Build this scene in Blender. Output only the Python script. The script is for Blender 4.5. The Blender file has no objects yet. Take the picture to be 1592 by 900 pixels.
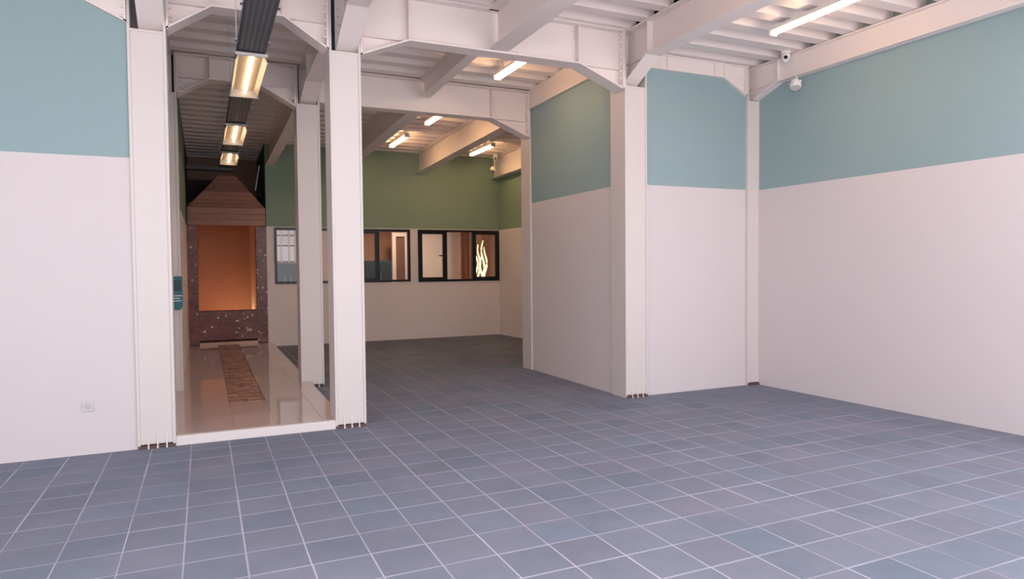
import bpy, math, random
from mathutils import Vector, Matrix
random.seed(7)
S = bpy.context.scene
COL = S.collection

# ------------------------------------------------------------------ camera
F_PX = 1049.8
AX = Vector((0.909823, -0.021647, 0.414431))    # world X, Y, Z seen from the lens (right, down, forward)
AY = Vector((-0.414888, -0.024706, 0.909537))
AZ = Vector((-0.00945, -0.99946, -0.03146))
EYE = Vector((0, 0, 1.5))
cam_d = bpy.data.cameras.new('camera')
cam = bpy.data.objects.new('camera', cam_d); COL.objects.link(cam)
right = Vector((AX[0], AY[0], AZ[0])); down = Vector((AX[1], AY[1], AZ[1])); fwd = Vector((AX[2], AY[2], AZ[2]))
m = Matrix((right, -down, -fwd)).transposed().to_4x4(); m.translation = EYE
cam.matrix_world = m
cam_d.sensor_width = 36; cam_d.lens = F_PX / 1592 * 36; cam_d.clip_start = .05
S.camera = cam

# ------------------------------------------------------------------ sky and exposure
w = bpy.data.worlds.new('sky'); S.world = w; w.use_nodes = True
bg = w.node_tree.nodes['Background']
bg.inputs[0].default_value = (0.95, 0.93, 0.98, 1); bg.inputs[1].default_value = 3.0
S.view_settings.view_transform = 'Standard'; S.view_settings.look = 'None'
S.view_settings.gamma = 1; S.view_settings.use_curve_mapping = False
S.view_settings.exposure = -0.12
sun_d = bpy.data.lights.new('sun', 'SUN'); sun_d.energy = 17; sun_d.angle = .02; sun_d.color = (1, .96, .90)
sun = bpy.data.objects.new('sun', sun_d); COL.objects.link(sun)
sun.rotation_euler = Vector((-.75, -.38, -.85)).to_track_quat('-Z', 'Y').to_euler()   # lights the street, not the hall
FRONT = 2.5                                     # unseen open front, moved ahead of the camera to brighten the near floor
pl = bpy.data.lights.new('street_opening', 'AREA'); pl.shape = 'RECTANGLE'; pl.size = 10.8; pl.size_y = 4.2
pl.cycles.is_portal = True                       # guides the sky's light through the opening, adds none
po = bpy.data.objects.new('street_opening', pl); COL.objects.link(po)
po.location = (1.2, FRONT, 2.1); po.rotation_euler = (math.radians(90), 0, 0)

# ------------------------------------------------------------------ helpers
def lin(r, g, b):
    f = lambda c: (c/255/12.92) if c/255 <= .04045 else ((c/255+.055)/1.055)**2.4
    return (f(r), f(g), f(b), 1)

def ray(p):
    d = Vector(((p[0]-796)/F_PX, (p[1]-450)/F_PX, 1)); return Vector((d.dot(AX), d.dot(AY), d.dot(AZ)))
def on_y(p, y):
    r = ray(p); return EYE + r*(y/r.y)
def to_px(P):
    v = Vector(P)-EYE; c = v.x*AX+v.y*AY+v.z*AZ
    return (796+F_PX*c.x/c.z, 450+F_PX*c.y/c.z) if c.z > .05 else None

MATS = {}
def mat(name, rgb, rough=.6, var=.06, scale=3., bump=0., metal=0., spread=0., emit=None, estr=0., spec=.5, coat=0.):
    """plain procedural paint: colour with faint noise, optional per-piece spread and fine relief"""
    M = bpy.data.materials.new(name); M.use_nodes = True; N = M.node_tree.nodes; L = M.node_tree.links
    b = N['Principled BSDF']; b.inputs['Roughness'].default_value = rough; b.inputs['Metallic'].default_value = metal
    b.inputs['Specular IOR Level'].default_value = spec; b.inputs['Coat Weight'].default_value = coat
    tc = N.new('ShaderNodeTexCoord'); nz = N.new('ShaderNodeTexNoise'); nz.inputs['Scale'].default_value = scale
    nz.inputs['Detail'].default_value = 5
    L.new(tc.outputs['Object'], nz.inputs['Vector'])
    mx = N.new('ShaderNodeMix'); mx.data_type = 'RGBA'
    c = lin(*rgb)
    mx.inputs['A'].default_value = tuple(min(1, v*(1-var)) for v in c[:3])+(1,)
    mx.inputs['B'].default_value = tuple(min(1, v*(1+var)) for v in c[:3])+(1,)
    L.new(nz.outputs['Fac'], mx.inputs['Factor']); out = mx.outputs['Result']
    if spread:
        oi = N.new('ShaderNodeObjectInfo'); ge = N.new('ShaderNodeNewGeometry')
        ad = N.new('ShaderNodeMath'); ad.operation = 'ADD'; fr = N.new('ShaderNodeMath'); fr.operation = 'FRACT'
        L.new(oi.outputs['Random'], ad.inputs[0]); L.new(ge.outputs['Random Per Island'], ad.inputs[1]); L.new(ad.outputs[0], fr.inputs[0])
        mr = N.new('ShaderNodeMapRange'); mr.inputs['To Min'].default_value = 1-spread; mr.inputs['To Max'].default_value = 1+spread
        L.new(fr.outputs[0], mr.inputs['Value'])
        hs = N.new('ShaderNodeHueSaturation'); L.new(mr.outputs[0], hs.inputs['Value']); L.new(out, hs.inputs['Color']); out = hs.outputs[0]
    L.new(out, b.inputs['Base Color'])
    if bump:
        n2 = N.new('ShaderNodeTexNoise'); n2.inputs['Scale'].default_value = scale*14; n2.inputs['Detail'].default_value = 4
        L.new(tc.outputs['Object'], n2.inputs['Vector'])
        bp = N.new('ShaderNodeBump'); bp.inputs['Strength'].default_value = bump; bp.inputs['Distance'].default_value = .01
        L.new(n2.outputs['Fac'], bp.inputs['Height']); L.new(bp.outputs[0], b.inputs['Normal'])
    if emit:
        b.inputs['Emission Color'].default_value = lin(*emit); b.inputs['Emission Strength'].default_value = estr
    MATS[name] = M; return M

def two_tone(name, low, high, zb):
    """wall paint: white below the line, teal above it"""
    M = mat(name, low, .75, .02, 1.2, .04); N = M.node_tree.nodes; L = M.node_tree.links; b = N['Principled BSDF']
    src = b.inputs['Base Color'].links[0].from_socket
    ge = N.new('ShaderNodeNewGeometry'); sx = N.new('ShaderNodeSeparateXYZ'); L.new(ge.outputs['Position'], sx.inputs[0])
    gt = N.new('ShaderNodeMath'); gt.operation = 'GREATER_THAN'; gt.inputs[1].default_value = zb; L.new(sx.outputs['Z'], gt.inputs[0])
    mx = N.new('ShaderNodeMix'); mx.data_type = 'RGBA'; L.new(gt.outputs[0], mx.inputs['Factor']); L.new(src, mx.inputs['A'])
    mx.inputs['B'].default_value = lin(*high); L.new(mx.outputs['Result'], b.inputs['Base Color'])
    return M

class MB:
    """collects boxes, prisms and tubes in world coordinates; build() links them as one mesh object"""
    def __init__(s): s.v = []; s.f = []
    def add(s, V, Fs):
        n = len(s.v); s.v += [tuple(p) for p in V]; s.f += [tuple(i+n for i in f) for f in Fs]; return s
    def box(s, x0, x1, y0, y1, z0, z1):
        V = [(x, y, z) for x in (x0, x1) for y in (y0, y1) for z in (z0, z1)]
        return s.add(V, [(0,1,3,2),(4,6,7,5),(0,4,5,1),(2,3,7,6),(0,2,6,4),(1,5,7,3)])
    def hexa(s, lo, hi):
        """lo, hi: two quads (4 points each, same order)"""
        return s.add(list(lo)+list(hi), [(3,2,1,0),(4,5,6,7),(0,1,5,4),(1,2,6,5),(2,3,7,6),(3,0,4,7)])
    def prism(s, poly, off):
        """closed polygon (3-D points) pushed along off"""
        n = len(poly); o = Vector(off); P = [Vector(p) for p in poly]
        Fs = [tuple(range(n-1, -1, -1)), tuple(range(n, 2*n))]+[(i, (i+1) % n, (i+1) % n+n, i+n) for i in range(n)]
        return s.add(P+[p+o for p in P], Fs)
    def tube(s, pts, r, seg=10, caps=True):
        P = [Vector(p) for p in pts]; rings = []; nn = len(P)
        for i, p in enumerate(P):
            t = (P[min(i+1, nn-1)]-P[max(i-1, 0)]).normalized()
            a = t.cross(Vector((0, 0, 1))); a = a.normalized() if a.length > .05 else Vector((1, 0, 0)); b = t.cross(a).normalized()
            rr = r[i] if isinstance(r, (list, tuple)) else r
            rings.append([p+(a*math.cos(k*2*math.pi/seg)+b*math.sin(k*2*math.pi/seg))*rr for k in range(seg)])
        n = 0; V = [q for R in rings for q in R]; Fs = []
        for i in range(nn-1):
            for k in range(seg): Fs.append((i*seg+k, i*seg+(k+1) % seg, (i+1)*seg+(k+1) % seg, (i+1)*seg+k))
        if caps: Fs += [tuple(range(seg-1, -1, -1)), tuple(range((nn-1)*seg, nn*seg))]
        return s.add(V, Fs)
    def build(s, name, M, parent=None, smooth=False, bevel=0.):
        base = Vector((0, 0, 0)); p = parent
        while p is not None: base += p.location; p = p.parent
        me = bpy.data.meshes.new(name); me.from_pydata([tuple(Vector(v)-base) for v in s.v], [], s.f); me.update()
        me.materials.append(MATS[M] if isinstance(M, str) else M)
        import bmesh
        bm = bmesh.new(); bm.from_mesh(me); bmesh.ops.recalc_face_normals(bm, faces=bm.faces); bm.to_mesh(me); bm.free()
        if smooth:
            for q in me.polygons: q.use_smooth = True
        o = bpy.data.objects.new(name, me); COL.objects.link(o); o.parent = parent
        if bevel:
            bv = o.modifiers.new('bevel', 'BEVEL'); bv.width = bevel; bv.segments = 2; bv.limit_method = 'ANGLE'
        return o

def thing(name, label, cat, loc, group=None):
    o = bpy.data.objects.new(name, None); COL.objects.link(o); o.location = loc; o.empty_display_size = .2
    o['label'] = label; o['category'] = cat
    if group: o['group'] = group
    return o
def tag(o, label, cat=None, kind=None, group=None):
    o['label'] = label
    if cat: o['category'] = cat
    if kind: o['kind'] = kind
    if group: o['group'] = group
    return o
def struct(o, label, cat): return tag(o, label, cat, 'structure')

# ------------------------------------------------------------------ materials
TEAL = (144, 167, 170); WHITE = (213, 204, 205); ZB = 2.45
two_tone('wall_paint', WHITE, TEAL, ZB)
two_tone('back_wall_lit_tone', (240, 229, 225), (138, 158, 138), 2.368)  # wall paint with light put in: white lightened, teal turned warm-lit green
mat('steel_paint', (214, 205, 202), .45, .03, 2.5)
mat('girder_paint', (236, 224, 221), .5, .03, 2.5)
mat('deck_paint', (234, 222, 220), .5, .03, 2.)
mat('grey_web', (112, 106, 112), .7, .08)  # grey for the column webs
mat('dark_web', (30, 58, 62), .7, .1)  # dark teal for the web of one front column
mat('kerb_paint', (222, 212, 210), .5, .02)
mat('rusty_plate', (92, 70, 68), .8, .3, 20)
mat('dark_gap', (20, 22, 24), .8, .1)
mat('slate_tile', (116, 125, 141), .75, .16, 5., .12, spread=.09, spec=.12)
mat('grout', (170, 165, 182), .85, .55, 1.6, .1)
mat('marble_tile', (204, 184, 176), .07, .05, 2., spread=.02, coat=.3)
mat('corridor_grout', (120, 100, 92), .6, .1)
mat('slate_strip', (164, 122, 102), .25, .35, 20, .2, spread=.4)
mat('strip_bed', (78, 58, 50), .8, .2, 10)
mat('black_frame', (12, 14, 22), .35, .1)
mat('tray_metal', (66, 74, 82), .5, .1, 6.)
mat('lamp_hood', (196, 178, 156), .4, .05)
mat('lamp_plate', (190, 184, 180), .4, .05)
mat('tube_warm', (255, 240, 210), .4, 0., emit=(255, 230, 190), estr=7)
mat('tube_hot', (255, 240, 210), .4, 0., emit=(255, 208, 154), estr=32)
mat('tube_front', (255, 240, 210), .4, 0., emit=(255, 212, 160), estr=28)
mat('tube_trough', (255, 240, 210), .4, 0., emit=(255, 228, 190), estr=8)
mat('batten', (235, 232, 226), .4, .03)
mat('white_plastic', (232, 230, 230), .35, .02)
mat('socket_plastic', (204, 199, 201), .5, .02)
mat('socket_insert', (188, 184, 186), .5, .02)
mat('black_lens', (12, 12, 14), .15, .05)
mat('teal_plastic', (18, 108, 124), .35, .08)
mat('dark_teal', (8, 58, 78), .35, .1)
mat('canopy_wood', (164, 118, 102), .5, .3, 3., spread=.24)
mat('niche_paint', (180, 128, 102), .7, .05, 1.5)
mat('niche_jamb', (236, 204, 176), .6, .04)
mat('mosaic', (120, 44, 22), .22, .35, 16., .1, spread=.5)
mat('mosaic_glint', (224, 190, 160), .15, .1, 10)  # pale chips painted as glints of light on the glossy mosaic
mat('mosaic_bed', (58, 34, 28), .8, .2)
mat('ledge_stone', (206, 176, 160), .4, .05)
mat('dark_brown_wall', (82, 62, 58), .8, .08)
mat('tan_wall', (168, 132, 116), .8, .05)
mat('green_wall', (76, 100, 92), .8, .05)
mat('room_peach', (206, 150, 122), .8, .05)
mat('room_pale', (224, 202, 192), .8, .04)
mat('room_floor', (96, 84, 78), .6, .1)
mat('door_brown', (112, 76, 66), .6, .15, 4)
mat('curtain_brown', (156, 96, 70), .85, .1, 6)
mat('sofa_teal', (46, 66, 74), .8, .15, 5)
mat('strand', (255, 238, 180), .5, 0, emit=(255, 226, 150), estr=3.2)
mat('pavement', (200, 196, 194), .85, .08, 2)
# wood grain along the boards
for nm in ('canopy_wood',):
    N = MATS[nm].node_tree.nodes; L = MATS[nm].node_tree.links
    mp = N.new('ShaderNodeMapping'); mp.inputs['Scale'].default_value = (1.2, 14, 22)
    tcn = [n for n in N if n.type == 'TEX_COORD'][0]; nz = [n for n in N if n.type == 'TEX_NOISE'][0]
    L.new(tcn.outputs['Object'], mp.inputs[0]); L.new(mp.outputs[0], nz.inputs['Vector'])
# perforated sheet: rows of small round holes
N = MATS['tray_metal'].node_tree.nodes; L = MATS['tray_metal'].node_tree.links; b = N['Principled BSDF']
vo = N.new('ShaderNodeTexVoronoi'); vo.voronoi_dimensions = '2D'; vo.inputs['Scale'].default_value = 24; vo.inputs['Randomness'].default_value = 0
tcn = [n for n in N if n.type == 'TEX_COORD'][0]; L.new(tcn.outputs['Object'], vo.inputs['Vector'])
lt = N.new('ShaderNodeMath'); lt.operation = 'LESS_THAN'; lt.inputs[1].default_value = .26; L.new(vo.outputs['Distance'], lt.inputs[0])
mx = N.new('ShaderNodeMix'); mx.data_type = 'RGBA'; L.new(lt.outputs[0], mx.inputs['Factor'])
L.new(b.inputs['Base Color'].links[0].from_socket, mx.inputs['A']); mx.inputs['B'].default_value = lin(122, 118, 120)
L.new(mx.outputs['Result'], b.inputs['Base Color'])
# slate: dusty bluish clouds over the tiles
N = MATS['slate_tile'].node_tree.nodes; L = MATS['slate_tile'].node_tree.links; b = N['Principled BSDF']
ge = N.new('ShaderNodeNewGeometry'); nz = N.new('ShaderNodeTexNoise'); nz.inputs['Scale'].default_value = 1.7; nz.inputs['Detail'].default_value = 6
L.new(ge.outputs['Position'], nz.inputs['Vector'])
oi = [n for n in N if n.type == 'OBJECT_INFO'][0]; fr_ = [n for n in N if n.type == 'MATH' and n.operation == 'FRACT'][0]
k7 = N.new('ShaderNodeMath'); k7.operation = 'MULTIPLY'; k7.inputs[1].default_value = 7.31; L.new(fr_.outputs[0], k7.inputs[0])
f7 = N.new('ShaderNodeMath'); f7.operation = 'FRACT'; L.new(k7.outputs[0], f7.inputs[0])
m7 = N.new('ShaderNodeMath'); m7.operation = 'MULTIPLY'; m7.inputs[1].default_value = .45; L.new(f7.outputs[0], m7.inputs[0])
x7 = N.new('ShaderNodeMix'); x7.data_type = 'RGBA'; L.new(m7.outputs[0], x7.inputs['Factor'])
L.new(b.inputs['Base Color'].links[0].from_socket, x7.inputs['A']); x7.inputs['B'].default_value = lin(130, 125, 138)
L.new(x7.outputs['Result'], b.inputs['Base Color'])      # some slates are pinker than others
cr = N.new('ShaderNodeMapRange'); cr.inputs['From Min'].default_value = .42; cr.inputs['From Max'].default_value = .75; cr.inputs['To Max'].default_value = .45
L.new(nz.outputs['Fac'], cr.inputs['Value'])
mx = N.new('ShaderNodeMix'); mx.data_type = 'RGBA'; L.new(cr.outputs[0], mx.inputs['Factor'])
L.new(b.inputs['Base Color'].links[0].from_socket, mx.inputs['A']); mx.inputs['B'].default_value = lin(142, 139, 154)
L.new(mx.outputs['Result'], b.inputs['Base Color'])
# window glass: clear with a mirror sheen
G = bpy.data.materials.new('window_glass'); G.use_nodes = True; N = G.node_tree.nodes; L = G.node_tree.links; N.clear()
o_ = N.new('ShaderNodeOutputMaterial'); t_ = N.new('ShaderNodeBsdfTransparent'); g_ = N.new('ShaderNodeBsdfGlossy'); g_.inputs['Roughness'].default_value = .02
t_.inputs[0].default_value = (.9, .92, .92, 1)
fr = N.new('ShaderNodeFresnel'); fr.inputs[0].default_value = 1.45; ms = N.new('ShaderNodeMixShader')
L.new(fr.outputs[0], ms.inputs[0]); L.new(t_.outputs[0], ms.inputs[1]); L.new(g_.outputs[0], ms.inputs[2]); L.new(ms.outputs[0], o_.inputs[0])
MATS['window_glass'] = G
G2 = G.copy(); G2.name = 'dimming_glass'; MATS['dimming_glass'] = G2
[n for n in G2.node_tree.nodes if n.type == 'BSDF_TRANSPARENT'][0].inputs[0].default_value = (.42, .38, .38, 1)  # tinted pane added to dim the sky through the office window

# ------------------------------------------------------------------ plan of the place (metres)
YA, YB, YC = 6.45, 8.90, 14.10                  # column rows and back wall
def soffit(y):
    if y <= YA: return 4.17
    if y <= YB: return 4.17-(y-YA)*.095/(YB-YA)
    return 4.075-(y-YB)*.085/(YC-YB)
def wall_x(y): return 6.36-.033*(y-6.43)        # the right boundary wall runs slightly askew
LEFT = -4.2

# ------------------------------------------------------------------ floor
fl = struct(MB().box(LEFT, 6.75, -1.0, YC, -.15, -.0018).build('floor', 'grout'), 'dark blue-grey slate tiled floor with pale grout joints', 'floor')
PX, PY, P = 1.07, 3.52, .30
g = .005
tiles = []
for i in range(-18, 20):
    for j in range(-16, 36):
        x0, y0 = PX+i*P, PY+j*P
        x1, y1 = x0+P, y0+P
        if y1 > YC: y1 = YC
        if x0 < LEFT or x0 > 6.7 or y0 < -1.0: continue
        if y0 >= YA-.03 and x1 < 1.19: continue          # under the raised corridor
        if x0 > wall_x(y0)+.02: continue
        if y0 > YA+.04 and x0 > 4.40 and y0 < YB-.1: continue
        if y0 > YC-.03: continue
        c = [to_px((x, y, 0)) for x, y in ((x0, y0), (x1, y0), (x1, y1), (x0, y1))]
        a = 0
        if all(c):
            inside = sum(0 <= q[0] <= 1592 and 0 <= q[1] <= 900 for q in c)
            a = abs(sum(c[k][0]*c[(k+1) % 4][1]-c[(k+1) % 4][0]*c[k][1] for k in range(4)))/2*inside/4
        tiles.append((a, x0, y0, x1, y1))
tiles.sort(key=lambda t: -t[0])
def tile_mesh(k):
    gx, gy = g*random.uniform(.7, 1.35), g*random.uniform(.7, 1.35); c = .003
    a, bb = P/2-gx, P/2-gy
    V = [(-a, -bb, -.01), (a, -bb, -.01), (a, bb, -.01), (-a, bb, -.01), (-a, -bb, -.0015), (a, -bb, -.0015), (a, bb, -.0015), (-a, bb, -.0015),
         (-a+c, -bb+c, 0), (a-c, -bb+c, 0), (a-c, bb-c, 0), (-a+c, bb-c, 0)]
    me = bpy.data.meshes.new('tile'); me.from_pydata(V, [], [(0,1,5,4),(1,2,6,5),(2,3,7,6),(3,0,4,7),(4,5,9,8),(5,6,10,9),(6,7,11,10),(7,4,8,11),(8,9,10,11)])
    me.materials.append(MATS['slate_tile']); return me
variants = [tile_mesh(k) for k in range(6)]
rest = MB(); n_own = 0
for a, x0, y0, x1, y1 in tiles:
    if n_own < 300 and abs(x1-x0-P) < .001 and abs(y1-y0-P) < .001 and a > 0 and x1 < wall_x(y0) and not (y1 > YA-.02 and x0 < 1.45):
        o = bpy.data.objects.new('tile', random.choice(variants)); COL.objects.link(o); o.parent = fl
        o.location = ((x0+x1)/2, (y0+y1)/2, random.uniform(-.0008, .0008)); n_own += 1
    else:
        x1 = min(x1, wall_x(y0)+.01)
        if x1-x0 > .03: rest.box(x0+g, x1-g, y0+g, y1-g, -.01, 0)
r = rest.build('far_tile', 'slate_tile', fl); r['kind'] = 'stuff'; r['label'] = 'smaller slate tiles towards the back and edges'

struct(MB().box(-14, 18, -16, -1.01, -.2, -.02).build('ground', 'pavement'), 'pale pavement outside the open front', 'ground')

# ------------------------------------------------------------------ walls
def wall(name, label, x0, x1, y0, y1, z1, M='wall_paint', z0=0.):
    return struct(MB().box(x0, x1, y0, y1, z0, z1).build(name, M), label, 'wall')
wall('wall_left', 'white and pale teal wall left of the corridor', LEFT, -.52, YA+.02, YA+.25, 4.3)
wall('wall_left_side', 'white and pale teal side wall of the hall at far left', LEFT-.2, LEFT, FRONT, YA+.25, 4.3)
wall('wall_right_bay', 'short white and teal wall between two white steel columns', 4.64, 6.185, YA+.04, YA+.25, 4.3)
wall('wall_middle', 'white and teal wall running back behind the right column', 4.39, 4.60, YA+.28, YB+.02, 4.3)
wall('wall_middle_rear', 'hidden rear end of the enclosed block', 4.60, 6.40, YB+.02, YB+.25, 4.3)
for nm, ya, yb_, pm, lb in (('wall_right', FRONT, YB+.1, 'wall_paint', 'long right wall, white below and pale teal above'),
                            ('wall_right_rear', YB+.1, YC+.2, 'back_wall_lit_tone', 'white and green right wall of the rear room')):
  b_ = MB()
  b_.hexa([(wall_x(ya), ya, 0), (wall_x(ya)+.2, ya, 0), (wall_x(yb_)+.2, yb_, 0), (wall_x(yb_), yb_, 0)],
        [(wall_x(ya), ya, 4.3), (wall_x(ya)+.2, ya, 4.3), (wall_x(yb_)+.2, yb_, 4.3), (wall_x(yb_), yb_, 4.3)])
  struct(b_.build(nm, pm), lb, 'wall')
# corridor left side: recessed between the first columns, flush beyond
wall('wall_corridor', 'white and green left wall of the corridor', -.60, -.40, YA+.25, YB+.2, 4.3, 'back_wall_lit_tone')
wall('wall_corridor_rear', 'white and green left wall deep in the corridor', -.60, -.285, YB+.2, YC, 4.3, 'back_wall_lit_tone')

# back wall with two window openings and the portal opening
W1 = (1.275, 4.03, 1.235, 2.345); W2 = (4.205, 6.105, 1.225, 2.352)
bw = MB()
xr = wall_x(YC)
bw.box(1.13, xr, YC, YC+.16, 0, 1.225); bw.box(1.13, xr, YC, YC+.16, 2.352, 4.1)
bw.box(1.13, W1[0], YC, YC+.16, 1.225, 2.352); bw.box(W1[1], W2[0], YC, YC+.16, 1.225, 2.352); bw.box(W2[1], xr, YC, YC+.16, 1.225, 2.352)
struct(bw.build('wall_back', 'back_wall_lit_tone'), 'back wall, white below the green band, with black framed windows', 'wall')

# ------------------------------------------------------------------ ceiling: corrugated steel deck
ceil = bpy.data.objects.new('ceiling', None); COL.objects.link(ceil); ceil.location = (0, 0, 4.1)
struct(ceil, 'white corrugated steel deck ceiling', 'ceiling')
PITCH = .334
def deck(x0, x1, y0, n, zf):
    """one sheet of n ribs; the ribs run along X"""
    prof = []
    for k in range(n):
        y = y0+k*PITCH
        prof += [(y, 0), (y+.135, 0), (y+.175, .115), (y+.295, .115)]
    prof.append((y0+n*PITCH, 0))
    low = [(x, y, zf(y)+dz) for y, dz in prof for x in (x0, x1)]
    up = [(x, y, zf(y)+dz+.006) for y, dz in prof for x in (x0, x1)]
    q = MB(); k = len(prof)
    F1 = [(2*i, 2*i+1, 2*i+3, 2*i+2) for i in range(k-1)]
    q.add(low+up, F1+[tuple(2*k+a for a in f[::-1]) for f in F1]+[(0, 1, 2*k+1, 2*k), (2*k-2, 2*k-1, 4*k-1, 4*k-2)])
    return q.build('deck_sheet', 'deck_paint', ceil)
cuts = [LEFT, -.40, 1.245, 2.80, 4.46]
y = FRONT+.21; rows = []
while y < YC: rows.append(y); y += 3*PITCH
for y in rows:
    for a, bx_ in zip(cuts[:-1], cuts[1:]):
        if a < -1 and y > YA: continue
        deck(a+.002, bx_-.002, y, 3, soffit)
    if y < YA-.1: deck(4.50, 6.75, y, 3, lambda y: 3.97)
    elif y+1 > YB: deck(4.462, 6.5, y, 3, soffit)
y = rows[-1]+3*PITCH
deck(-.40, 1.243, y, 3, soffit); deck(-.40, 1.243, y+3*PITCH, 3, soffit)
roof = struct(MB().box(LEFT-.2, 7, FRONT-.02, 16.9, 4.30, 4.42).build('roof', 'dark_gap'), 'roof slab above the corrugated deck', 'roof')

# ------------------------------------------------------------------ steel columns
def column(label, x0, x1, y0, ztop, zcover, fins=True, rust=True, web_mat='grey_web'):
    d = .30; y1 = y0+d; t = thing('steel_column', label, 'column', ((x0+x1)/2, (y0+y1)/2, 0), 'white steel columns')
    ft = .022
    MB().box(x0, x0+ft, y0, y1, .0, ztop).build('flange', 'steel_paint', t, bevel=.002)
    MB().box(x1-ft, x1, y0, y1, .0, ztop).build('flange', 'steel_paint', t, bevel=.002)
    MB().box(x0+ft, x1-ft, (y0+y1)/2-.008, (y0+y1)/2+.008, 0, ztop).build('web', web_mat, t)
    c = MB().box(x0+ft, x1-ft, y0+.010, y0+.022, .035, zcover).build('cover_plate', 'steel_paint', t)
    MB().box(x0+ft, x1-ft, y0+.004, (y0+y1)/2-.008, zcover-.02, zcover).build('cap_plate', 'steel_paint', t)
    MB().box(x0+ft, x1-ft, y1-.022, y1-.010, 0, zcover).build('cover_plate', 'steel_paint', t)
    if fins:
        for k in (.28, .52, .76):
            xx = x0+(x1-x0)*k
            MB().add([(xx-.006, y0+.012, .12), (xx+.006, y0+.012, .12), (xx-.006, y0-.018, 0), (xx+.006, y0-.018, 0), (xx-.006, y0+.012, 0), (xx+.006, y0+.012, 0)],
                     [(0, 1, 3, 2), (0, 2, 4), (1, 5, 3), (2, 3, 5, 4), (0, 4, 5, 1)]).build('stiffener', 'steel_paint', t)
    if rust:
        MB().box(x0+.004, x1-.004, y0-.012, y0+.02, 0, .026).build('base_plate', 'rusty_plate', t)['label'] = 'rust brown base plate'
    return t
column('white steel column left of the corridor kerb', -.54, -.25, YA, 4.17, 3.52)
column('tall white steel column right of the corridor kerb, nearest the slate floor', 1.10, 1.39, YA, 4.17, 3.54, web_mat='dark_web')
column('white steel column between the middle and short teal walls', 4.36, 4.66, YA, 4.17, 3.55)
column('narrow white corner column at the right wall', 6.17, wall_x(YA)+.02, YA, 4.17, 3.55, fins=False)
column('white column behind on the corridor left side with teal dispenser', -.545, -.25, YB, 4.075, 3.60, fins=False, rust=False)
column('white column behind on the corridor right edge', 1.10, 1.385, YB, 4.075, 3.60)
column('white column at the far end of the middle wall', 4.36, 4.66, YB, 4.075, 3.55, fins=False, rust=False)

# ------------------------------------------------------------------ steel girders and beams
def girder(label, A, B, top, bot, width=.2, h0=None, h1=None, stiff=(), bolts=(), cat='beam', group='white steel girders', M='girder_paint'):
    """I-section from A to B (x, y); top, bot are (at A, at B); h0/h1 = (length, z at the column) haunches"""
    A = Vector((A[0], A[1], 0)); B = Vector((B[0], B[1], 0)); Ln = (B-A).length; u = (B-A)/Ln; v = Vector((-u.y, u.x, 0))
    t = thing('steel_beam', label, cat, (A+B)/2+Vector((0, 0, min(bot))), group)
    Z = lambda s, e: e[0]+(e[1]-e[0])*s/Ln
    pt = lambda s, w_, z: A+u*s+v*w_+Vector((0, 0, z))
    ft = .016
    def plate(s0, s1, za, zb_, w_, th):   # sloping plate from (s0,za) to (s1,zb_)
        q = MB(); return q.hexa([pt(s0, -w_/2, za), pt(s0, w_/2, za), pt(s1, w_/2, zb_), pt(s1, -w_/2, zb_)],
                                [pt(s0, -w_/2, za+th), pt(s0, w_/2, za+th), pt(s1, w_/2, zb_+th), pt(s1, -w_/2, zb_+th)])
    MB().prism([pt(0, -.006, bot[0]+ft), pt(Ln, -.006, bot[1]+ft), pt(Ln, -.006, top[1]-ft), pt(0, -.006, top[0]-ft)], v*.012).build('web', M, t)
    plate(0, Ln, top[0]-ft, top[1]-ft, width, ft).build('top_flange', M, t)
    s0 = h0[0] if h0 else 0; s1 = Ln-(h1[0] if h1 else 0)
    plate(s0, s1, Z(s0, bot), Z(s1, bot), width, ft).build('bottom_flange', M, t)
    for h, e, k in ((h0, 0, s0), (h1, Ln, s1)):
        if not h: continue
        ze = Z(e, bot); zk = Z(k, bot)
        MB().prism([pt(e, -.006, h[1]), pt(k, -.006, zk+ft), pt(e, -.006, ze+ft)], v*.012).build('haunch_web', M, t)
        a, b2 = (e, k) if e < k else (k, e); za, zb_ = (h[1], zk) if e < k else (zk, h[1])
        plate(a, b2, za, zb_, width, ft).build('haunch_flange', M, t)
        plate(a, b2, Z(a, bot)+.004, Z(b2, bot)+.004, width*.5, .008).build('haunch_stiffener', M, t)
        MB().prism([pt(k-.005, -width*.42, zk+ft), pt(k-.005, width*.42, zk+ft), pt(k-.005, width*.42, Z(k, top)-ft), pt(k-.005, -width*.42, Z(k, top)-ft)], u*.01).build('stiffener', M, t)
        # bolted end plate
        sg = 1 if e == 0 else -1
        MB().prism([pt(e, -width*.5, h[1]), pt(e, width*.5, h[1]), pt(e, width*.5, Z(e, top)-.02), pt(e, -width*.5, Z(e, top)-.02)], u*.018*sg).build('end_plate', M, t)
        bb = MB(); nb = 8
        for i in range(nb):
            zz = h[1]+.05+(Z(e, top)-h[1]-.1)*i/(nb-1)
            for ww in (-width*.33, width*.33):
                bb.tube([pt(e+sg*.018, ww, zz), pt(e+sg*.042, ww, zz)], .013, 6)
        bb.build('bolt_row', M, t)
    for s in stiff:
        MB().prism([pt(s-.005, -width*.42, Z(s, bot)+ft), pt(s-.005, width*.42, Z(s, bot)+ft), pt(s-.005, width*.42, Z(s, top)-ft), pt(s-.005, -width*.42, Z(s, top)-ft)], u*.01).build('stiffener', M, t)
    return t
yA, yB = YA+.15, YB+.15
sA, sB = 4.17, 4.075
girder('white beam above the left wall, haunched at the left column', (LEFT+.02, YA+.008), (-.542, YA+.008), (sA, sA), (3.78, 3.78), .05, h1=(.48, 3.56))
girder('white girder spanning the corridor mouth between the two front columns', (-.248, yA-.05), (1.098, yA-.05), (sA, sA), (3.79, 3.79), .2, (.36, 3.55), (.40, 3.54))
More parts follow.
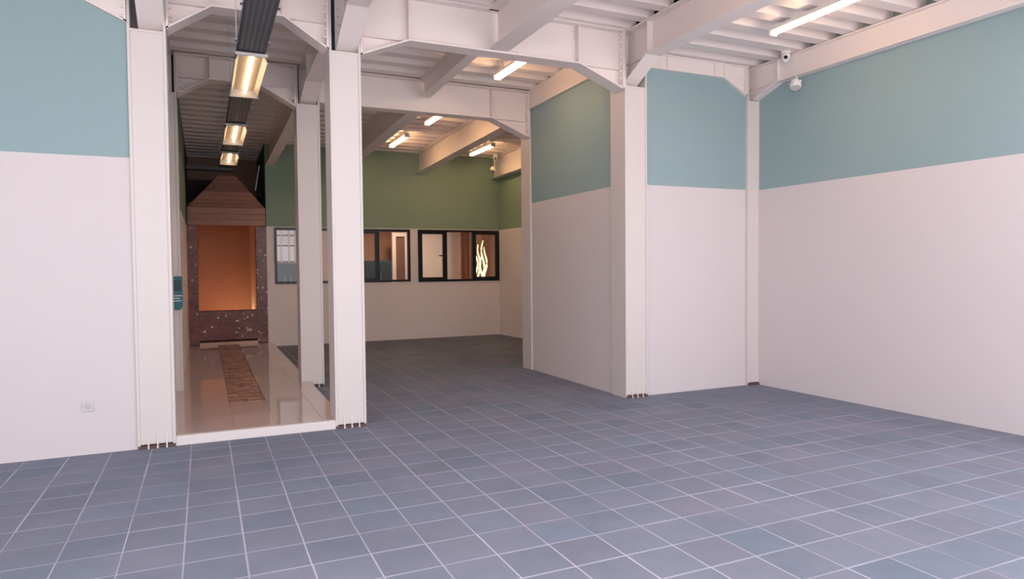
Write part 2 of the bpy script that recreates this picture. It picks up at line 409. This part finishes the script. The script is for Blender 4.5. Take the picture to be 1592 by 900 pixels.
girder('large white girder over the wide opening between front columns', (1.392, yA-.05), (4.358, yA-.05), (sA, sA), (3.725, 3.725), .2, (.48, 3.53), (.58, 3.50))
girder('shallow white girder above the short teal wall', (4.662, YA+.028), (6.168, YA+.028), (3.965, 3.965), (3.79, 3.79), .05, None, (.36, 3.60), stiff=(.3, 1.0))
girder('white girder across the corridor at the second columns', (-.248, yB-.05), (1.098, yB-.05), (sB-.002, sB-.002), (3.79, 3.79), .2, (.36, 3.585), (.44, 3.555))
girder('white girder with warm glow over the rear opening', (1.392, yB-.05), (4.358, yB-.05), (sB-.002, sB-.002), (3.634, 3.634), .2, None, (.58, 3.40))
# beams running back to front
girder('white beam coming forward from the left column top', (-.36, FRONT+.1), (-.36, YA+.13), (sA, sA), (3.80, 3.80), .20, h1=(.56, 3.53))
girder('white beam coming forward from the tall column at the kerb', (1.27, FRONT+.1), (1.27, YA+.13), (sA, sA), (3.80, 3.80), .19, h1=(.60, 3.55))
girder('broad white joist crossing overhead to the large girder', (2.83, FRONT+.1), (2.83, YA+.03), (sA, sA), (3.76, 3.76), .22)
girder('white beam with peach side coming forward from the right column', (4.49, FRONT+.1), (4.49, YA+.13), (sA, sA), (3.80, 3.80), .19, h1=(.48, 3.56))
xa, xb = wall_x(FRONT+.1)-.058, wall_x(YA)-.058
girder('white beam along the top of the right wall', (xa, FRONT+.1), (xb, YA+.13), (3.965, 3.965), (3.71, 3.69), .11, h1=(.50, 3.52))
girder('beam over the corridor left columns', (-.40, YA+.3), (-.40, YB+.1), (4.16, sB), (3.84, 3.75), .2, h1=(.6, 3.58))
girder('beam over the corridor right columns between front and second row', (1.25, YA+.3), (1.25, YB+.13), (4.155, sB), (3.83, 3.74), .2, h1=(.6, 3.60))
girder('narrow joist between the large girder and the rear girder', (2.79, YA+.2), (2.79, YB+.03), (4.155, sB), (3.90, 3.83), .13)
girder('warm lit beam along the top of the middle wall', (4.375, YA+.3), (4.375, YB-.002), (4.155, sB), (3.83, 3.81), .05)
girder('beam on the corridor right edge running to the green back wall', (1.22, YB+.3), (1.22, YC), (4.06, 3.985), (3.66, 3.56), .16)
girder('dark brown joist in the rear room nearest the corridor', (2.70, YB+.2), (2.70, YC), (4.065, 3.985), (3.66, 3.58), .2)
girder('warm lit beam in the rear room meeting the green wall', (4.27, YB+.2), (4.27, YC), (4.065, 3.985), (3.66, 3.55), .2)
girder('short warm beam along the right side of the rear room', (wall_x(YB+.3)-.09, YB+.3), (wall_x(YC)-.09, YC), (4.06, 3.985), (3.62, 3.52), .18)

# ------------------------------------------------------------------ corridor floor
ZC = .083
cf = struct(MB().box(-.40, 1.2, YA+.05, YC+.3, .0, ZC-.006).build('floor_corridor', 'corridor_grout'), 'raised glossy cream tiled corridor floor', 'floor')
struct(MB().box(-.249, 1.099, YA-.005, YA+.05, 0, ZC).build('trim_1', 'kerb_paint', bevel=.004), 'white painted kerb in front of the corridor', 'kerb')
xs = [-.40, .22, .58, 1.0, 1.2]; ys = [YA+.05]
while ys[-1] < YC+.28: ys.append(min(ys[-1]+.62, YC+.3))
for j in range(len(ys)-1):
    for i in range(4):
        a, bx_, c, d = xs[i], xs[i+1], ys[j], ys[j+1]
        if i == 1 and d > 7.8:
            if c < 7.8: d = 7.8
            else: continue
        MB().box(a+.0015, bx_-.0015, c+.001, d-.001, ZC-.02, ZC).build('marble_tile', 'marble_tile', cf)
MB().box(.221, .579, 7.803, YC+.29, ZC-.02, ZC-.004).build('strip_bed', 'strip_bed', cf)
q = MB(); y = 7.81
while y < YC+.26:
    h = random.uniform(.025, .05); x = .223
    while x < .575:
        l = random.uniform(.05, .16); e = min(x+l, .577)
        q.box(x, e-.004, y, y+h-.005, ZC-.015, ZC+random.uniform(-.003, .004)); x = e
    y += h
o = q.build('slate_strip', 'slate_strip', cf); o['kind'] = 'stuff'; o['label'] = 'band of thin brown stacked slate pieces down the corridor'

# ------------------------------------------------------------------ portal at the corridor end
YP = YC+.02
pw = MB(); pw.box(-.285, -.10, YP, YP+.16, ZC, 2.372); pw.box(.935, 1.13, YP, YP+.16, ZC, 2.372); pw.box(-.10, .935, YP+.02, YP+.16, ZC, .735)
po_ = struct(pw.build('wall_portal', 'mosaic_bed'), 'brown mosaic clad portal at the corridor end around an orange niche', 'wall')
qa, qb = MB(), MB()
def mosaic(x0, x1, z0, z1, y):
    z = z0
    while z < z1-.01:
        h = min(random.uniform(.028, .05), z1-z); x = x0
        while x < x1-.008:
            l = random.uniform(.03, .085); e = min(x+l, x1)
            chip = random.random() < .035+.05*(x > .5)
            if chip: e = min(x+random.uniform(.02, .04), x1)
            (qb if chip else qa).box(x+.002, e-.002, y-random.uniform(.006, .016), y+.004, z+.002, z+h-.002); x = e
        z += h
mosaic(-.283, -.10, ZC+.01, 2.37, YP); mosaic(.935, 1.128, ZC+.01, 2.37, YP); mosaic(-.10, .935, ZC+.09, .735, YP+.02)
o = qa.build('mosaic_tile', 'mosaic', po_); o['kind'] = 'stuff'; o['label'] = 'dark red-brown glossy mosaic pieces'
o = qb.build('mosaic_glint_chip', 'mosaic_glint', po_); o['kind'] = 'stuff'; o['label'] = 'cream mosaic chips painted as bright glints'
MB().box(-.10, .935, YP-.06, YP+.02, ZC, ZC+.05).build('ledge', 'ledge_stone', po_)['label'] = 'pale stone ledge under the parapet'
nb = MB(); NB = 16.15
nb.box(-.20, 1.03, NB, NB+.1, 0, 2.6)
nb.box(-.20, -.10, YP+.16, NB, 0, 2.6); nb.box(-.20, 1.03, YP+.16, NB, 2.6, 2.65)
nb.box(-.20, 1.03, YP+.16, NB, -.05, 0)
struct(nb.build('wall_niche', 'niche_paint'), 'orange-brown lit wall inside the portal niche', 'wall')
struct(MB().box(.935, 1.03, YP+.16, NB, 0, 2.6).build('wall_niche_side', 'niche_jamb'), 'bright cream side wall of the niche', 'wall')
up = thing('uplight', 'warm floor uplight hidden behind the mosaic parapet', 'lamp', (.72, 15.3, 0))
MB().tube([(.72, 15.3, 0), (.72, 15.3, .1)], .06, 14).build('housing', 'black_frame', up)
MB().tube([(.72, 15.3, .101), (.72, 15.3, .108)], .05, 14).build('lens', 'tube_warm', up)
ld = bpy.data.lights.new('uplight_beam', 'POINT'); ld.energy = 17; ld.color = (1., .76, .50); ld.shadow_soft_size = .12
lo = bpy.data.objects.new('uplight_beam', ld); COL.objects.link(lo); lo.parent = up; lo.location = (0, -.05, .35)

# ------------------------------------------------------------------ timber canopy over the portal
cn = thing('timber_canopy', 'brown plank clad hood above the corridor portal', 'canopy', (.42, 14.3, 2.37))
ZF0, ZF1, YT = 2.372, 2.705, 14.35
for k in range(3):
    z0 = ZF0+(ZF1-ZF0)*k/3; z1 = ZF0+(ZF1-ZF0)*(k+1)/3
    MB().box(-.262, 1.112, YC-.06, YC-.035, z0+.003, z1-.003).build('plank', 'canopy_wood', cn)
TL, TR = on_y((338, 281), YT), on_y((371, 287), YT)
zt = 3.36; f_ = lambda t: (-.262+(.30+.262)*t, 1.112+(.60-1.112)*t, YC-.06+(YT-YC+.06)*t, ZF1+(zt-ZF1)*t)
NP = 8
for k in range(NP):
    a = f_(k/NP+.005); c = f_((k+1)/NP-.005)
    lo_ = [(a[0], a[2], a[3]), (a[1], a[2], a[3]), (c[1], c[2], c[3]), (c[0], c[2], c[3])]
    MB().hexa(lo_, [(x, y+.02, z-.02) for x, y, z in lo_]).build('plank', 'canopy_wood', cn)
a, c = f_(0), f_(1)
MB().hexa([(a[0], a[2]+.02, a[3]), (a[0], 15.6, a[3]), (c[0], 15.6, c[3]), (c[0], c[2]+.02, c[3])],
          [(a[0]+.02, a[2]+.02, a[3]-.02), (a[0]+.02, 15.6, a[3]-.02), (c[0]+.02, 15.6, c[3]-.02), (c[0]+.02, c[2]+.02, c[3]-.02)]).build('side_panel', 'canopy_wood', cn)
MB().hexa([(a[1], a[2]+.02, a[3]), (a[1], 15.6, a[3]), (c[1], 15.6, c[3]), (c[1], c[2]+.02, c[3])],
          [(a[1]-.02, a[2]+.02, a[3]-.02), (a[1]-.02, 15.6, a[3]-.02), (c[1]-.02, 15.6, c[3]-.02), (c[1]-.02, c[2]+.02, c[3]-.02)]).build('side_panel', 'canopy_wood', cn)
MB().box(c[0], c[1], c[2], 15.6, c[3]-.02, c[3]).build('top_panel', 'canopy_wood', cn)
# space behind the hood
wall('wall_hood_left', 'dark brown wall left of the timber hood', -.5, -.285, YC, 16.3, 4.1, 'dark_brown_wall', 2.372)
wall('wall_hood_right', 'dark green wall right of the timber hood', 1.13, 1.24, YC+.16, 16.3, 4.1, 'green_wall', 0)
wall('wall_hood_void', 'added dark panel for the shaded void left of the timber hood top', -.285, .32, 15.7, 15.75, 3.42, 'dark_brown_wall', 2.95)  # dark sheet stands in for the unlit void below the tray branch
wall('wall_hood_back', 'tan wall behind the timber hood', -.5, 1.24, 16.3, 16.4, 4.1, 'tan_wall', 0)
cp = thing('conduit_pipe', 'thin pale conduit slanting above the hood right side', 'pipe', (1.05, 14.6, 3.2))
MB().tube([(1.06, 14.6, 3.62), (.98, 14.6, 3.12)], .014, 8).build('pipe', 'white_plastic', cp)
MB().box(1.0, 1.09, 14.55, 14.65, 2.98, 3.16).build('clamp', 'dark_gap', cp)

# ------------------------------------------------------------------ cable tray and corridor lights
ZT = 3.46
tr = thing('cable_tray', 'dark perforated steel cable tray hung down the corridor ceiling', 'cable tray', (.43, 8, ZT))
MB().box(.315, .555, FRONT+.2, 14.35, ZT+.03, ZT+.034).build('bottom_sheet', 'tray_metal', tr)
for x in (.315, .551): MB().box(x, x+.004, FRONT+.2, 14.35, ZT+.03, ZT+.10).build('side_rail', 'tray_metal', tr)
MB().box(-.27, .555, 14.20, 14.42, ZT-.02, ZT+.05).build('side_branch', 'tray_metal', tr)
for y in (1.5, 3.5, 5.5, 6.4, 7.95, 10.2, 12.0, 13.6):
    for x in (.30, .565): MB().tube([(x, y, ZT+.03), (x, y, soffit(y)-.002)], .004, 6).build('hanger_rod', 'steel_paint', tr)
    MB().box(.29, .575, y-.015, y+.015, ZT+.034, ZT+.046).build('hanger_bar', 'tray_metal', tr)
def tray_light(label, y0, y1):
    t = thing('trough_light', label, 'light', (.435, (y0+y1)/2, ZT-.1), 'trough lights under the cable tray')
    zt_ = ZT+.014; zb_ = ZT-.065
    MB().box(.33, .54, y0, y1, zt_-.006, zt_).build('hood', 'lamp_hood', t)
    for s in (-1, 1):
        xi, xo = .435+s*.100, .435+s*.135
        MB().hexa([(xi, y0, zt_), (xi+s*.006, y0, zt_), (xo+s*.006, y0, zb_), (xo, y0, zb_)], [(xi, y1, zt_), (xi+s*.006, y1, zt_), (xo+s*.006, y1, zb_), (xo, y1, zb_)]).build('reflector', 'lamp_hood', t)
    MB().box(.30, .575, y0-.02, y0, zt_-.028, zt_).build('end_plate', 'lamp_plate', t)
    MB().box(.29, .585, y1, y1+.02, zb_-.008, zt_).build('end_plate', 'lamp_plate', t)
    MB().tube([(.445, y0+.02, ZT-.02), (.445, y1-.02, ZT-.02)], .016, 10).build('tube', 'tube_trough', t, smooth=True)
tray_light('large gold trough light nearest the front under the tray', 6.62, 7.95)
tray_light('middle trough light under the corridor cable tray', 9.85, 11.0)
tray_light('farthest small trough light under the cable tray', 12.2, 13.1)

# ------------------------------------------------------------------ batten lights
def batten(label, x, y0, y1, z, M='tube_hot', two=True):
    t = thing('batten_light', label, 'light', (x, (y0+y1)/2, z), 'fluorescent battens on the deck')
    MB().box(x-.04, x+.04, y0, y1, z+.05, z+.085).build('body', 'batten', t)
    for s in ((-1, 1) if two else (0,)):
        MB().tube([(x+s*.03, y0+.03, z+.02), (x+s*.03, y1-.03, z+.02)], .014, 10).build('tube', M, t, smooth=True)
    for y in (y0, y1-.03): MB().box(x-.045, x+.045, y, y+.03, z+.002, z+.06).build('lamp_holder', 'white_plastic', t)
    for y in (y0+.2, y1-.2): MB().tube([(x, y, z+.08), (x, y, z+.20)], .008, 6).build('hanger', 'steel_paint', t)
batten('fluorescent batten over the right bay beside the long beam', 5.36, 4.05, 5.27, 3.85, 'tube_front', False)
batten('fluorescent batten over the middle of the front hall', 3.50, 2.9, 4.05, 3.93)
batten('fluorescent batten behind the large girder near the middle wall', 3.50, 7.0, 8.1, 3.93)
batten('rear fluorescent batten mostly hidden by the rear girder', 3.45, 9.75, 10.95, 3.90)
batten('rear fluorescent batten between the dark joist and warm beam', 3.42, 12.05, 13.2, 3.90)
batten('fluorescent batten at the rear right near the green corner', 5.25, 12.35, 13.55, 3.90)

# ------------------------------------------------------------------ windows in the back wall
def window(name, label, x0, x1, z0, z1, n, casements):
    t = bpy.data.objects.new(name, None); COL.objects.link(t); t.location = ((x0+x1)/2, YC, z0); struct(t, label, 'window')
    ya, yb2 = YC-.025, YC+.07; fw = .045
    MB().box(x0, x1, ya, yb2, z0, z0+fw).build('frame_rail', 'black_frame', t); MB().box(x0, x1, ya, yb2, z1-fw, z1).build('frame_rail', 'black_frame', t)
    for k in range(n+1):
        x = x0+(x1-x0)*k/n; a = x-fw/2
        a = max(x0, min(a, x1-fw)); MB().box(a, a+fw, ya, yb2, z0+fw, z1-fw).build('mullion', 'black_frame', t)
    for k in range(n):
        a = x0+(x1-x0)*k/n+(fw if k == 0 else fw/2); c = x0+(x1-x0)*(k+1)/n-(fw if k == n-1 else fw/2)
        s = 0
        if k in casements:
            s = .05; zz0, zz1 = z0+fw, z1-fw
            sash = MB().box(a, c, ya+.005, ya+.055, zz0, zz0+s).box(a, c, ya+.005, ya+.055, zz1-s, zz1).box(a, a+s, ya+.005, ya+.055, zz0+s, zz1-s).box(c-s, c, ya+.005, ya+.055, zz0+s, zz1-s).build('sash', 'black_frame', t)
            hx = c-s/2
            if name == 'window_2' and k == 0: MB().box(hx-.012, hx+.012, ya-.02, ya+.005, (z0+z1)/2-.05, (z0+z1)/2+.05).box(hx-.13, hx+.01, ya-.035, ya-.02, (z0+z1)/2-.012, (z0+z1)/2+.012).build('handle', 'black_frame', sash)
        MB().box(a+s, c-s, YC+.02, YC+.026, z0+fw+s, z1-fw-s).build('pane', 'window_glass', t)
window('window_1', 'long black framed window behind the corridor columns', *W1, 4, (2,))
window('window_2', 'black framed three pane window right of the long one', *W2, 3, (0, 2))

# ------------------------------------------------------------------ office behind the windows
YR = 17.6
wall('wall_office_back', 'peach wall of the office behind the windows', 2.1, 7.2, YR, YR+.1, 2.9, 'room_peach')
ob = MB(); p0 = on_y((424, 357), YR); p1 = on_y((458, 408), YR)
ob.box(1.24, 2.1, YR, YR+.1, 0, p1.z); ob.box(1.24, 2.1, YR, YR+.1, 2.75, 2.9); ob.box(1.24, p0.x, YR, YR+.1, p1.z, 2.75); 
struct(ob.build('wall_office_left', 'room_pale'), 'pale wall around the bright window in the office', 'wall')
wall('wall_office_right', 'peach side wall of the office', 7.1, 7.2, YC+.2, YR, 2.9, 'room_peach')
wall('floor_office', 'brown office floor behind the windows', 1.24, 7.2, YC+.17, YR, .02, 'room_floor', -.1)['category'] = 'floor'
wall('ceiling_office', 'pale office ceiling behind the windows', 1.24, 7.2, YC+.17, YR, 3.0, 'room_pale', 2.9)['category'] = 'ceiling'
w3 = bpy.data.objects.new('window_3', None); COL.objects.link(w3); w3.location = ((p0.x+2.1)/2, YR, p1.z); struct(w3, 'bright white gridded window deep in the office', 'window')
xa, xb, za, zb = p0.x, 2.1, p1.z, 2.75
for x in (xa, xa+(xb-xa)*.32, xa+(xb-xa)*.66, xb-.04): MB().box(x, x+.035, YR-.02, YR+.06, za, zb).build('frame_bar', 'room_pale', w3)
for z in (za, za+(zb-za)*.38, za+(zb-za)*.62, za+(zb-za)*.85, zb-.04): MB().box(xa, xb, YR-.015, YR+.05, z, z+.035).build('glazing_bar', 'door_brown', w3)
MB().box(xa, xb, YR+.02, YR+.025, za, zb).build('pane', 'dimming_glass', w3)
# partition with a pale wall seen through the right window
P0 = on_y((598, 360), 16.6); PX1 = on_y((613, 360), 16.6).x; PX2 = on_y((629, 360), 16.6).x; PX3 = on_y((728, 360), 16.6).x
wall('wall_office_partition', 'pale office partition behind the right window', PX2+.05, PX3, 16.6, 16.7, 2.9, 'room_pale', .02)
d = bpy.data.objects.new('door_1', None); COL.objects.link(d); d.location = ((PX1+PX2)/2, 16.6, .02); struct(d, 'brown door in a white frame inside the office', 'door')
MB().box(PX1+.03, PX2, 16.62, 16.66, .02, 2.32).build('leaf', 'door_brown', d)
MB().box(PX1-.06, PX1+.03, 16.58, 16.68, .02, 2.42).box(PX2, PX2+.05, 16.58, 16.68, .02, 2.42).box(PX1+.03, PX2, 16.58, 16.68, 2.32, 2.42).build('door_frame', 'room_pale', d)
MB().tube([(PX1+.1, 16.62, 1.02), (PX1+.1, 16.57, 1.02), (PX1+.2, 16.57, 1.02)], .012, 8).build('handle', 'black_frame', d)
# dark lockers seen at the foot of the windows
def locker(label, pl_, pr_, top, y):
    a = on_y((pl_, top), y); c = on_y((pr_, top), y)
    t = thing('storage_cabinet', label, 'cabinet', ((a.x+c.x)/2, y+.2, .02), 'dark cabinets in the office')
    MB().box(a.x, c.x, y, y+.45, .02, a.z).build('body', 'sofa_teal', t, bevel=.01)
    mid = (a.x+c.x)/2
    for x0, x1 in ((a.x+.02, mid-.008), (mid+.008, c.x-.02)):
        dd = MB().box(x0, x1, y-.02, y, .08, a.z-.03).build('door', 'sofa_teal', t, bevel=.004)
        hx = x1-.06 if x0 < mid-.2 else x0+.05
        MB().box(hx, hx+.012, y-.045, y-.02, a.z-.5, a.z-.3).build('handle', 'lamp_plate', dd)
locker('dark teal cabinet seen low in the long window', 566, 608, 405, 16.0)
locker('dark cabinet below the bright window at the corridor edge', 424, 470, 409, 16.9)
# curtain and light strands at the right
PC = on_y((716, 360), 16.2).x; PD = on_y((730, 360), 16.2).x
ct = MB(); n = 26; V = []
for k in range(n+1):
    x = PC+(PD-PC)*k/n; V.append((x, 16.2+.03*math.sin(k*1.5), 0))
for k in range(n):
    a, c = V[k], V[k+1]
    ct.hexa([(a[0], a[1], .05), (c[0], c[1], .05), (c[0], c[1]+.012, .05), (a[0], a[1]+.012, .05)], [(a[0], a[1], 2.7), (c[0], c[1], 2.7), (c[0], c[1]+.012, 2.7), (a[0], a[1]+.012, 2.7)])
tag(ct.build('curtain', 'curtain_brown'), 'brown hanging curtain behind the middle pane of the right window', 'curtain')
ls = thing('light_strands', 'wavy glowing yellow strands behind the rightmost window pane', 'lamp', (on_y((748, 430), 15.6).x, 15.6, .02))
for px0, top, sh in ((741, 392, 0), (745, 380, 1.3), (751, 374, 2.2), (755, 384, .6), (748, 396, 3)):
    a = on_y((px0, 440), 15.6); tp = on_y((px0, top), 15.6).z
    pts = [(a.x+.035*math.sin(k*.75+sh)*(1-.3*k/14), 15.6+.03*math.cos(k*.9+sh), .75+(tp-.75)*k/14) for k in range(15)]
    MB().tube(pts, [.02]*8+[.024, .022, .02, .018, .016, .013, .008], 8).build('strand', 'strand', ls, smooth=True)
MB().tube([(ls.location.x, 15.6, .02), (ls.location.x, 15.6, .75)], [.2, .22], 18).build('pot', 'dark_gap', ls)
ol = thing('office_fill_lamp', 'unseen ceiling lamp added to light the office, above the window view', 'lamp', (4.2, 15.6, 2.84))
MB().tube([(4.2, 15.6, 2.9), (4.2, 15.6, 2.85)], .2, 20).build('housing', 'white_plastic', ol)
MB().tube([(4.2, 15.6, 2.849), (4.2, 15.6, 2.84)], .18, 20).build('diffuser', 'tube_warm', ol)
l = bpy.data.lights.new('office_fill_glow', 'AREA'); l.shape = 'DISK'; l.size = .35; l.energy = 45; l.color = (1, .78, .58)  # unseen warm light added so the office shows through the windows
lo = bpy.data.objects.new('office_fill_glow', l); COL.objects.link(lo); lo.parent = ol; lo.location = (0, 0, -.02)

# ------------------------------------------------------------------ small fittings
sk = thing('wall_socket', 'small pale socket low on the left white wall', 'socket', (-.892, YA+.02, .4))
MB().box(-.935, -.849, YA+.009, YA+.02, .357, .443).build('plate', 'socket_plastic', sk, bevel=.004)
MB().tube([(-.892, YA+.009, .4), (-.892, YA+.004, .4)], .024, 16).build('insert', 'socket_insert', sk)

dp = thing('hand_dispenser', 'teal wall dispenser on the white column inside the corridor', 'dispenser', (-.29, YB-.03, 1.05))
q = MB(); prof = [(-.055, 1.44), (.055, 1.44), (.055, 1.12)]+[(.055*math.cos(k*math.pi/8), 1.10-.055*math.sin(k*math.pi/8)) for k in range(9)]+[(-.055, 1.12)]
q.prism([(-.29+a, YB-.07, z) for a, z in prof], (0, .07, 0)).build('body', 'teal_plastic', dp, bevel=.008)
MB().box(-.335, -.245, YB-.074, YB-.07, 1.27, 1.40).build('dark_panel', 'dark_teal', dp)
for z in (1.15, 1.18, 1.21): MB().box(-.33, -.255+.02*math.sin(z*90), YB-.073, YB-.07, z, z+.009).build('print_line', 'white_plastic', dp)

def dome_cam(label, x, y, z, s=1.):
    t = thing('security_camera', label, 'camera', (x, y, z), None)
    MB().tube([(x, y, z+.045*s), (x, y, z+.06*s), (x, y, z+.10*s)], [.05*s, .052*s, .04*s], 16).build('mount', 'white_plastic', t, smooth=False)
    q = MB(); q.tube([(x, y, z+.045*s), (x, y, z+.02*s), (x, y, z-.015*s), (x, y, z-.038*s), (x, y, z-.045*s)], [.045*s, .046*s, .038*s, .02*s, .004*s], 16); q.build('dome', 'white_plastic', t, smooth=True)
    d = (EYE-Vector((x, y, z))); d.z = -.3; d.normalize(); p = Vector((x, y, z))+d*.03*s
    MB().tube([p, p+d*.018*s], .019*s, 12).build('lens', 'black_lens', t)
dome_cam('white dome camera with black lens under the deck in the right corner', 6.18, 5.86, 3.90, 1.1)
dome_cam('small white camera under the deck in the green rear corner', 5.83, 13.6, 3.88, 1.1)
def spot(label, x, y, z, ztop):
    t = thing('wall_spotlight', label, 'spotlight', (x, y, z), None)
    MB().tube([(x+.04, y+.02, ztop), (x+.04, y+.02, z+.08), (x+.01, y, z+.04)], .010, 8).build('bracket', 'white_plastic', t)
    MB().tube([(x+.02, y, z+.05), (x, y, z+.02), (x-.015, y-.02, z-.03), (x-.02, y-.025, z-.05)], [.025, .05, .062, .058], 16).build('head', 'white_plastic', t, smooth=False)
    MB().tube([(x-.02, y-.025, z-.051), (x-.022, y-.027, z-.056)], .048, 16).build('lens', 'lamp_plate', t)
    for s in (-1, 1): MB().tube([(x, y+s*.05, z+.01), (x, y+s*.075, z+.01)], .018, 8).build('knob', 'white_plastic', t)
spot('white round spotlight hanging under the right wall beam', 6.20, 5.74, 3.58, 3.70)
spot('small pale spotlight below the camera in the green rear corner', 5.77, 13.6, 3.66, 3.84)
